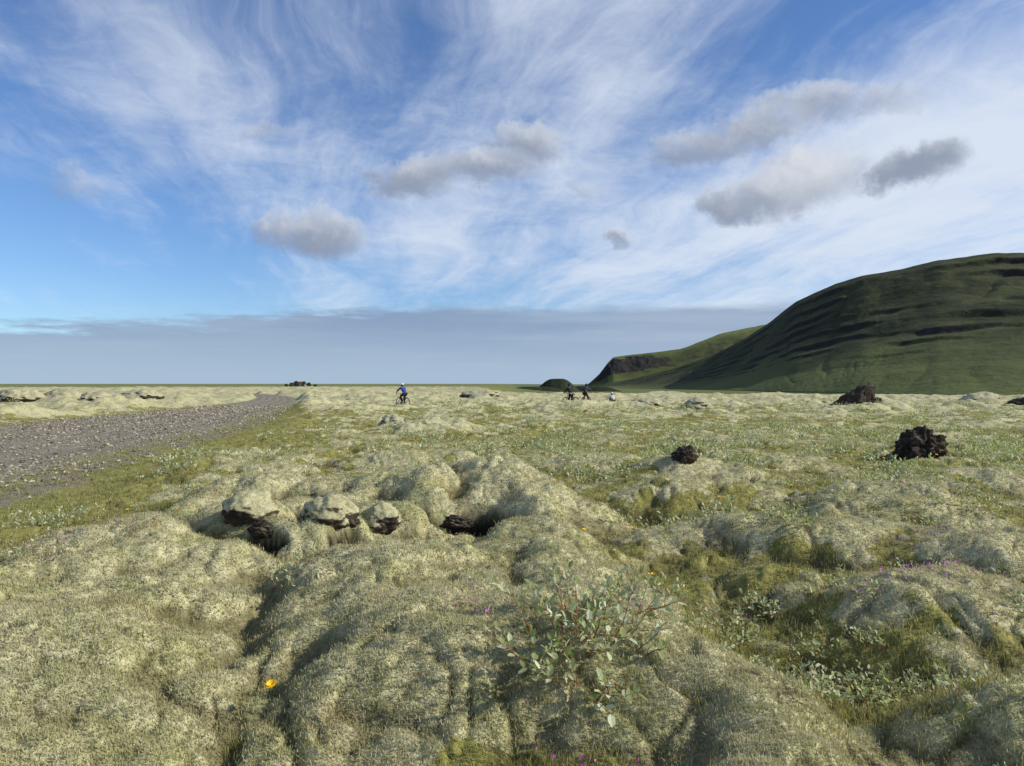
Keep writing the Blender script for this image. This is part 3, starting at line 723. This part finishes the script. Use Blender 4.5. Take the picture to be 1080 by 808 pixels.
# ---------------------------------------------------------------- people
MSK=simple_mat('skin',(.5,.3,.22),.6,.08)
MBLUE=simple_mat('blue_jacket',(.015,.06,.34),.7,.15,12);MDARK=simple_mat('dark_cloth',(.018,.018,.022),.85,.2,12)
MGREY=simple_mat('grey_cloth',(.05,.055,.065),.85,.2,12);MWHT=simple_mat('white_helmet',(.75,.76,.8),.35,.05)
MPALE=simple_mat('pale_cloth',(.45,.47,.5),.85,.1,12)
MBLK=simple_mat('black_plastic',(.02,.02,.02),.4,.1);MHAIR=simple_mat('hair',(.05,.03,.02),.7,.2,40)
MRUB=simple_mat('rubber',(.02,.02,.02),.8,.1);MMET=simple_mat('bike_metal',(.35,.35,.36),.35,.1,10,.5,.8);MRED=simple_mat('bike_paint',(.25,.03,.03),.35,.1)
def skin(name,J,E,mat,parent,sub=2):
    me=bpy.data.meshes.new(name);me.from_pydata([j[0] for j in J],E,[])
    me.materials.append(mat)
    o=mk_obj(name,me,parent)
    md=o.modifiers.new('Skin','SKIN');md.use_smooth_shade=True
    sv=me.skin_vertices[0].data
    for k,j in enumerate(J): sv[k].radius=(j[1],j[1] if len(j)<3 else j[2]);sv[k].use_root=(k==0)
    s=o.modifiers.new('Sub','SUBSURF');s.levels=sub;s.render_levels=sub
    return o
def lerp(a,b,t): return tuple(a[i]+(b[i]-a[i])*t for i in range(3))
def person(loc,rot,scale,P,jm,tm,helm,label):
    e=mk_obj('person',None,loc=loc,label=label,category='person');e.rotation_euler=(0,0,rot);e.scale=(scale,)*3
    pe,ch,nk,hd=P['pelvis'],P['chest'],P['neck'],P['head']
    J=[(pe,.115,.1),(lerp(pe,ch,.5),.105,.09),(ch,.135,.105),(lerp(ch,nk,.75),.08),(nk,.05),(lerp(nk,hd,.35),.06),(hd,.088,.095),((hd[0],hd[1]+.005,hd[2]+.075),.065)]
    E=[(0,1),(1,2),(2,3),(3,4),(4,5),(5,6),(6,7)]
    J.append(((hd[0],hd[1]+.115,hd[2]-.01),.014));E.append((6,8))
    for sx in (-1,1):
        sh,el,wr=P['sh'][sx],P['el'][sx],P['wr'][sx]
        b=len(J);J+=[(sh,.058),(el,.040),(wr,.027)];E+=[(2,b),(b,b+1),(b+1,b+2)]
        d=Vector(wr)-Vector(el);d.normalize();side=d.cross(Vector((0,0,1)));side=side.normalized() if side.length>.1 else Vector((0,1,0))
        pm=Vector(wr)+d*.07;J.append((tuple(pm),.034,.02));E.append((b+2,b+3));pb=b+3
        for q,(o_,L) in enumerate([(-.03,.065),(-.01,.078),(.012,.072),(.032,.055)]):
            c=len(J);p1=pm+side*o_+d*.03;p2=p1+(d+Vector((0,0,-.35))).normalized()*L
            J+=[(tuple(p1),.009),(tuple(p2),.007)];E+=[(pb,c),(c,c+1)]
        c=len(J);J.append((tuple(Vector(wr)+d*.05+side*-.06),.010));E.append((b+2,c))
        hp,kn,an,to=P['hip'][sx],P['kn'][sx],P['an'][sx],P['toe'][sx]
        b=len(J);J+=[(hp,.082),(kn,.052),(an,.035),(to,.03)];E+=[(0,b),(b,b+1),(b+1,b+2),(b+2,b+3)]
    skin('body',J,E,MSK,e)
    J=[(lerp(pe,ch,.05),.15,.125),(lerp(pe,ch,.5),.14,.12),(ch,.165,.135),(lerp(ch,nk,.8),.085)];E=[(0,1),(1,2),(2,3)]
    for sx in (-1,1):
        b=len(J);J+=[(P['sh'][sx],.078),(P['el'][sx],.06),(lerp(P['el'][sx],P['wr'][sx],.95),.042)];E+=[(2,b),(b,b+1),(b+1,b+2)]
    skin('jacket',J,E,jm,e)
    J=[(pe,.135,.115)];E=[]
    for sx in (-1,1):
        b=len(J);J+=[(P['hip'][sx],.1),(P['kn'][sx],.07),(lerp(P['kn'][sx],P['an'][sx],.95),.052)];E+=[(0,b),(b,b+1),(b+1,b+2)]
    skin('trousers',J,E,tm,e)
    for sx in (-1,1):
        an,to=P['an'][sx],P['toe'][sx]
        skin('shoe',[(lerp(an,to,-.25),.045),(lerp(an,to,.5),.05),(lerp(an,to,1.15),.035)],[(0,1),(1,2)],MBLK,e,1)
    bm=bmesh.new();bmesh.ops.create_uvsphere(bm,u_segments=24,v_segments=14,radius=1)
    for v in list(bm.verts):
        if v.co.z<-.15: bm.verts.remove(v)
    for v in bm.verts:
        g=1+.04*math.cos(5*math.atan2(v.co.x,v.co.z+.3))
        v.co=(v.co.x*.118*g,v.co.y*.145,v.co.z*.115*g)
    me=bpy.data.meshes.new('helmet');bm.to_mesh(me);bm.free();me.materials.append(helm)
    for p in me.polygons:p.use_smooth=True
    mk_obj('helmet',me,e,loc=(hd[0],hd[1]-.005,hd[2]+.04)).modifiers.new('s','SOLIDIFY').thickness=.012
    bm=bmesh.new();bmesh.ops.create_uvsphere(bm,u_segments=16,v_segments=10,radius=1)
    for v in bm.verts:v.co=(v.co.x*.098,v.co.y*.09-.03,v.co.z*.10-.01)
    me=bpy.data.meshes.new('hair');bm.to_mesh(me);bm.free();me.materials.append(MHAIR)
    mk_obj('hair',me,e,loc=hd)
    for sx in (-1,1):
        bm=bmesh.new();bmesh.ops.create_uvsphere(bm,u_segments=8,v_segments=6,radius=.012)
        me=bpy.data.meshes.new('eye');bm.to_mesh(me);bm.free();me.materials.append(MBLK)
        mk_obj('eye',me,e,loc=(hd[0]+sx*.035,hd[1]+.088,hd[2]+.015))
    return e
def both(f): return {-1:f(-1),1:f(1)}
ride=dict(pelvis=(0,-.25,.99),chest=(0,-.02,1.24),neck=(0,.07,1.41),head=(0,.12,1.54),
 sh=both(lambda s:(s*.18,.02,1.36)),el=both(lambda s:(s*.31,.2,1.17)),wr=both(lambda s:(s*.28,.36,1.05)),
 hip=both(lambda s:(s*.09,-.21,.94)),kn={1:(.14,.10,.62),-1:(-.14,.12,.78)},an={1:(.15,-.02,.24),-1:(-.15,-.22,.49)},toe={1:(.17,.11,.19),-1:(-.17,-.09,.44)})
astride=dict(pelvis=(0,-.02,.93),chest=(0,.10,1.23),neck=(0,.15,1.42),head=(0,.19,1.55),
 sh=both(lambda s:(s*.18,.12,1.35)),el=both(lambda s:(s*.28,.28,1.15)),wr=both(lambda s:(s*.26,.40,1.06)),
 hip=both(lambda s:(s*.10,0,.87)),kn=both(lambda s:(s*.17,.05,.48)),an=both(lambda s:(s*.21,-.02,.09)),toe=both(lambda s:(s*.23,.12,.04)))
sitp=dict(pelvis=(0,0,.26),chest=(0,.13,.54),neck=(0,.2,.72),head=(0,.26,.85),
 sh=both(lambda s:(s*.18,.15,.66)),el=both(lambda s:(s*.27,.32,.48)),wr=both(lambda s:(s*.16,.5,.46)),
 hip=both(lambda s:(s*.10,.02,.25)),kn=both(lambda s:(s*.17,.38,.48)),an=both(lambda s:(s*.15,.28,.09)),toe=both(lambda s:(s*.16,.42,.04)))
def gp(u,d): return ((u-540)/780*d,d,Hs((u-540)/780*d,d))
person(gp(425,49.5),.7,.97,ride,MBLUE,MDARK,MWHT,"person in blue jacket and pale helmet riding a bicycle away")
person(gp(602,52),.7,.95,astride,MDARK,MDARK,MBLK,"person in dark jacket and helmet standing astride a bicycle")
person(gp(618,53),-.5,.95,ride,MGREY,MDARK,MBLK,"person in grey jacket riding a bicycle, facing away")
person(gp(647,60),.5,.9,sitp,MPALE,MGREY,MWHT,"person in pale jacket and white helmet squatting on the heath")
def ring(R_,r_,n=40,m=8):
    V=[];F=[]
    for i_ in range(n):
        a=2*math.pi*i_/n
        for j_ in range(m):
            b=2*math.pi*j_/m;q=R_+r_*math.cos(b);V.append((r_*math.sin(b),math.cos(a)*q,math.sin(a)*q))
    for i_ in range(n):
        for j_ in range(m):
            a=i_*m+j_;b=i_*m+(j_+1)%m;c=((i_+1)%n)*m+(j_+1)%m;d=((i_+1)%n)*m+j_;F+=[(a,b,c),(a,c,d)]
    return V,F
def joinvf(L):
    V=[];F=[]
    for v,f in L:
        o=len(V);V+=[tuple(p) for p in v];F+=[(a+o,b+o,c+o) for a,b,c in f]
    return V,F
def bicycle(loc,rot,paint,label,sc=.95):
    e=mk_obj('bicycle',None,loc=loc,label=label,category='bicycle',group='bicycles of the riders');e.rotation_euler=(0,0,rot);e.scale=(sc,)*3
    T=lambda a,b,r:tube([a,b],[r,r],8)
    rw=(0,-.52,.35);fw=(0,.53,.35);bb=(0,-.08,.30);st=(0,-.24,.80);hl=(0,.38,.66);ht=(0,.34,.82)
    V,F=joinvf([T(bb,st,.018),T(st,(0,-.27,.88),.014),T(bb,hl,.022),T((0,-.22,.76),ht,.019),T(hl,ht,.022),
       T((.05,rw[1],rw[2]),bb,.01),T((-.05,rw[1],rw[2]),bb,.01),T((.05,rw[1],rw[2]),(0,-.22,.76),.009),T((-.05,rw[1],rw[2]),(0,-.22,.76),.009)])
    mk_obj('frame',mk_mesh('frame',V,F,None,True,[paint]),e)
    V,F=joinvf([T(hl,(.05,.42,.58),.014),T(hl,(-.05,.42,.58),.014),T((.05,.42,.58),(.05,fw[1],fw[2]),.012),T((-.05,.42,.58),(-.05,fw[1],fw[2]),.012)])
    mk_obj('fork',mk_mesh('fork',V,F,None,True,[paint]),e)
    V,F=joinvf([T(ht,(0,.36,.95),.014),T((0,.36,.95),(0,.43,.97),.014),tube([(-.31,.42,1.0),(-.1,.43,.98),(0,.43,.97),(.1,.43,.98),(.31,.42,1.0)],[.013]*5,8)])
    mk_obj('handlebar',mk_mesh('handlebar',V,F,None,True,[MBLK]),e)
    V,F=tube([(0,-.42,.90),(0,-.36,.905),(0,-.27,.90),(0,-.13,.89)],[.06,.075,.045,.02],10)
    mk_obj('saddle',mk_mesh('saddle',[(a,b,.9+(c-.9)*.4) for a,b,c in V],F,None,True,[MBLK]),e)
    V,F=joinvf([T((-.09,bb[1],bb[2]),(.09,bb[1],bb[2]),.02),T((.08,bb[1],bb[2]),(.08,bb[1]+.1,bb[2]-.13),.01),T((-.08,bb[1],bb[2]),(-.08,bb[1]-.1,bb[2]+.13),.01),
        T((.08,bb[1]+.1,bb[2]-.13),(.17,bb[1]+.1,bb[2]-.13),.015),T((-.08,bb[1]-.1,bb[2]+.13),(-.17,bb[1]-.1,bb[2]+.13),.015)])
    mk_obj('crank',mk_mesh('crank',V,F,None,True,[MMET]),e)
    for c in (rw,fw):
        V,F=ring(.30,.012);L=[(V,F),T((-.04,0,0),(.04,0,0),.02)]
        for k in range(16):
            a=2*math.pi*k/16;L.append(tube([(0,0,0),(0,math.cos(a)*.3,math.sin(a)*.3)],[.003,.003],4))
        V,F=joinvf(L)
        w=mk_obj('wheel',None,e,loc=c);w.empty_display_size=.1
        mk_obj('rim',mk_mesh('rim',V,F,None,True,[MMET]),w)
        V,F=ring(.33,.028);mk_obj('tyre',mk_mesh('tyre',V,F,None,True,[MRUB]),w)
bicycle(gp(425,49.5),.7,MBLK,"dark bicycle ridden by the person in blue",.97)
bicycle(gp(602,52),.7,MBLK,"dark mountain bicycle held by the rider standing over it")
bicycle(gp(618,53),-.5,MRED,"dark red mountain bicycle with its rider in the saddle")
# ---------------------------------------------------------------- light + world
SAZ=math.radians(97);SEL=math.radians(33)
w=bpy.data.worlds.new("World");scene.world=w;w.use_nodes=True
nt=NT(w.node_tree);nt.n.clear()
sky=nt.node('ShaderNodeTexSky',sky_type='NISHITA');sky.sun_disc=False;sky.sun_elevation=SEL;sky.sun_rotation=SAZ
sky.altitude=50;sky.air_density=1.0;sky.dust_density=.15;sky.ozone_density=1.5
co=nt.node('ShaderNodeTexCoord').outputs['Generated']
sp=nt.node('ShaderNodeSeparateXYZ');nt.l.new(co,sp.inputs[0]);dx,dy,dz=sp.outputs
az=nt.m('ARCTAN2',dx,dy);el=nt.m('ARCSINE',dz)
S=10.
def C(r,g,b):
    f=lambda c:((c/255+.055)/1.055)**2.4 if c>10 else c/3294
    return (f(r)*S,f(g)*S,f(b)*S)
def ae(u,v):
    a=math.atan((u-540)/780);return a,math.atan((405-v)/780*math.cos(a))
base=nt.mix(1.,sky.outputs[0],(.76,1.0,1.36),'MULTIPLY')
zz=nt.m('ADD',nt.m('MAXIMUM',dz,0.),.15)
px=nt.m('DIVIDE',dx,zz);py=nt.m('DIVIDE',dy,zz)
ca,sa=math.cos(math.radians(13)),math.sin(math.radians(13))
al=nt.m('ADD',nt.m('MULTIPLY',py,ca),nt.m('MULTIPLY',px,-sa));ac=nt.m('ADD',nt.m('MULTIPLY',px,ca),nt.m('MULTIPLY',py,sa))
wv=nt.comb(nt.m('MULTIPLY',ac,.9),nt.m('MULTIPLY',al,.6))
wn1=nt.node('ShaderNodeTexNoise');nt.l.new(wv,wn1.inputs['Vector']);wn1.inputs['Scale'].default_value=1.;wn1.inputs['Detail'].default_value=4;wn1.inputs['Roughness'].default_value=.5
wsp=nt.node('ShaderNodeSeparateColor');nt.l.new(wn1.outputs['Color'],wsp.inputs[0])
ac2=nt.m('ADD',ac,nt.m('MULTIPLY',nt.m('SUBTRACT',wsp.outputs[0],.5),.9))
al2=nt.m('ADD',al,nt.m('MULTIPLY',nt.m('SUBTRACT',wsp.outputs[1],.5),1.2))
c1=nt.noise(nt.comb(nt.m('MULTIPLY',ac2,1.8),nt.m('MULTIPLY',al2,.45),3.),1.,6,.6)
cs=nt.noise(nt.comb(nt.m('MULTIPLY',ac2,7.),nt.m('MULTIPLY',al2,1.0),13.),1.,5,.62)
c2=nt.noise(nt.comb(nt.m('MULTIPLY',ac,.6),nt.m('MULTIPLY',al,.35),7.),1.,3,.5)
c3=nt.noise(nt.comb(nt.m('MULTIPLY',ac2,3.8),nt.m('MULTIPLY',al2,3.0),1.),1.,6,.7)
def gauss(u,v,su,sv,amp):
    a,e=ae(u,v)
    qx=nt.m('DIVIDE',nt.m('SUBTRACT',az,a),su/780);qy=nt.m('DIVIDE',nt.m('SUBTRACT',el,e),sv/780)
    q=nt.m('ADD',nt.m('MULTIPLY',qx,qx),nt.m('MULTIPLY',qy,qy))
    return nt.m('MULTIPLY',nt.m('EXPONENT',nt.m('MULTIPLY',q,-1.)),amp)
cov=nt.m('ADD',nt.m('MULTIPLY',nt.ss(az,-.5,.25),.05),nt.m('MULTIPLY',nt.m('SUBTRACT',c2,.5),.38))
for g in [(110,270,240,75,-.13),(540,90,110,60,-.07),(680,250,220,75,.10),(430,250,100,40,.09),(1020,170,190,100,.16),(220,110,180,90,.09),(930,10,170,45,-.09),(640,140,80,130,.06),(20,80,80,120,-.05)]:
    cov=nt.m('ADD',cov,gauss(*g))
v_=nt.m('ADD',nt.m('ADD',nt.m('ADD',nt.m('MULTIPLY',c1,.50),nt.m('MULTIPLY',cs,.20)),nt.m('MULTIPLY',c3,.30)),cov)
cir=nt.m('MULTIPLY',nt.ss(v_,.40,.77),.90)
skyc=nt.mix(cir,base,C(223,232,245))
ed=nt.noise(nt.comb(nt.m('MULTIPLY',az,9.),nt.m('MULTIPLY',el,60.),5.),1.,5,.6)
ed2=nt.noise(nt.comb(nt.m('MULTIPLY',az,2.),nt.m('MULTIPLY',el,30.),9.),1.,4,.6)
top=nt.m('ADD',nt.ss(az,-.65,-.1,math.atan(52/780),math.atan(80/780)),nt.m('MULTIPLY',nt.m('SUBTRACT',ed,.5),nt.ss(az,-.35,0.,.075,.022)))
bank=nt.ss(nt.m('SUBTRACT',top,el),-.006,.011)
bank=nt.m('MULTIPLY',bank,nt.ss(az,.35,.45,.9,.2))
bcol=nt.mix(nt.ss(el,0.,.10),C(164,187,211),C(136,157,187))
bcol=nt.mix(nt.m('MULTIPLY',nt.ss(ed2,.42,.68),.6),bcol,C(168,186,209))
skyc=nt.mix(bank,skyc,bcol)
wn=nt.node('ShaderNodeTexNoise');nt.l.new(co,wn.inputs['Vector']);wn.inputs['Scale'].default_value=12;wn.inputs['Detail'].default_value=6;wn.inputs['Roughness'].default_value=.66
wc=nt.node('ShaderNodeSeparateColor');nt.l.new(wn.outputs['Color'],wc.inputs[0])
azw=nt.m('ADD',az,nt.m('MULTIPLY',nt.m('SUBTRACT',wc.outputs[0],.5),.13))
elw=nt.m('ADD',el,nt.m('MULTIPLY',nt.m('SUBTRACT',wc.outputs[1],.5),.07))
den=None;tp=None;wl_=None
BL=[(438,186,46,22,1.),(505,178,54,18,1.),(555,152,40,23,1.),(335,246,56,22,1.),(85,190,38,17,.4),(735,158,50,18,.85),(800,140,54,21,.9),(860,112,56,18,.75),(930,104,48,17,.55),
    (800,210,50,22,1.),(850,190,52,30,1.),(955,178,44,18,1.),(985,164,30,17,1.),(652,252,18,11,.75),(285,140,36,9,.38),(615,200,30,10,.4)]
for (u,v,a_,b_,amp) in BL:
    A,E_=ae(u,v)
    qx=nt.m('DIVIDE',nt.m('SUBTRACT',azw,A),a_/780*1.25);qy=nt.m('DIVIDE',nt.m('SUBTRACT',elw,E_),b_/780*1.25)
    q=nt.m('ADD',nt.m('MULTIPLY',qx,qx),nt.m('MULTIPLY',qy,qy))
    d=nt.m('MULTIPLY',nt.m('MAXIMUM',nt.m('SUBTRACT',1.,q),0.),amp)
    t=nt.m('MULTIPLY',d,nt.m('ADD',qy,nt.m('MULTIPLY',qx,.35)))
    den=d if den is None else nt.m('MAXIMUM',den,d)
    tp=t if tp is None else nt.m('ADD',tp,t)
    wl_=d if wl_ is None else nt.m('ADD',wl_,d)
fn=nt.noise(co,24,6,.7)
dn=nt.m('ADD',den,nt.m('MULTIPLY',nt.m('SUBTRACT',fn,.5),1.2))
al_=nt.m('MULTIPLY',nt.ss(dn,.0,1.),nt.ss(den,0.,.3))
tn=nt.m('DIVIDE',tp,nt.m('ADD',wl_,.02))
sh=nt.m('ADD',tn,nt.m('MULTIPLY',nt.m('SUBTRACT',fn,.5),1.0))
sh=nt.m('ADD',sh,gauss(855,180,60,45,.55))
sh=nt.m('ADD',sh,gauss(975,170,60,40,-.5))
sh=nt.m('ADD',sh,nt.m('MULTIPLY',nt.ss(dn,.7,.1),.35))
ccol=nt.mix(nt.ss(sh,-.5,1.1),C(142,153,174),C(218,222,229))
skyc=nt.mix(nt.m('MULTIPLY',al_,.94),skyc,ccol)
bg=nt.node('ShaderNodeBackground');bg.inputs[1].default_value=.1
nt.l.new(skyc,bg.inputs[0]);ow=nt.node('ShaderNodeOutputWorld');nt.l.new(bg.outputs[0],ow.inputs[0])
sl=bpy.data.lights.new('sun','SUN');sl.energy=5.0;sl.angle=math.radians(.5);sl.color=(1,.94,.80)
so=bpy.data.objects.new('sun',sl);COL.objects.link(so)
D=Vector((math.sin(SAZ)*math.cos(SEL),math.cos(SAZ)*math.cos(SEL),math.sin(SEL)))
so.rotation_euler=D.to_track_quat('Z','Y').to_euler()
# ---------------------------------------------------------------- camera
cam=bpy.data.cameras.new('camera');cam.lens=26;cam.sensor_width=36;cam.clip_end=20000;cam.clip_start=.05
cobj=bpy.data.objects.new('camera',cam);COL.objects.link(cobj);cobj.location=(0,0,CAMH);cobj.rotation_euler=(math.radians(90.05),0,0)
scene.camera=cobj
scene.view_settings.view_transform='Standard';scene.view_settings.look='None';scene.view_settings.exposure=0
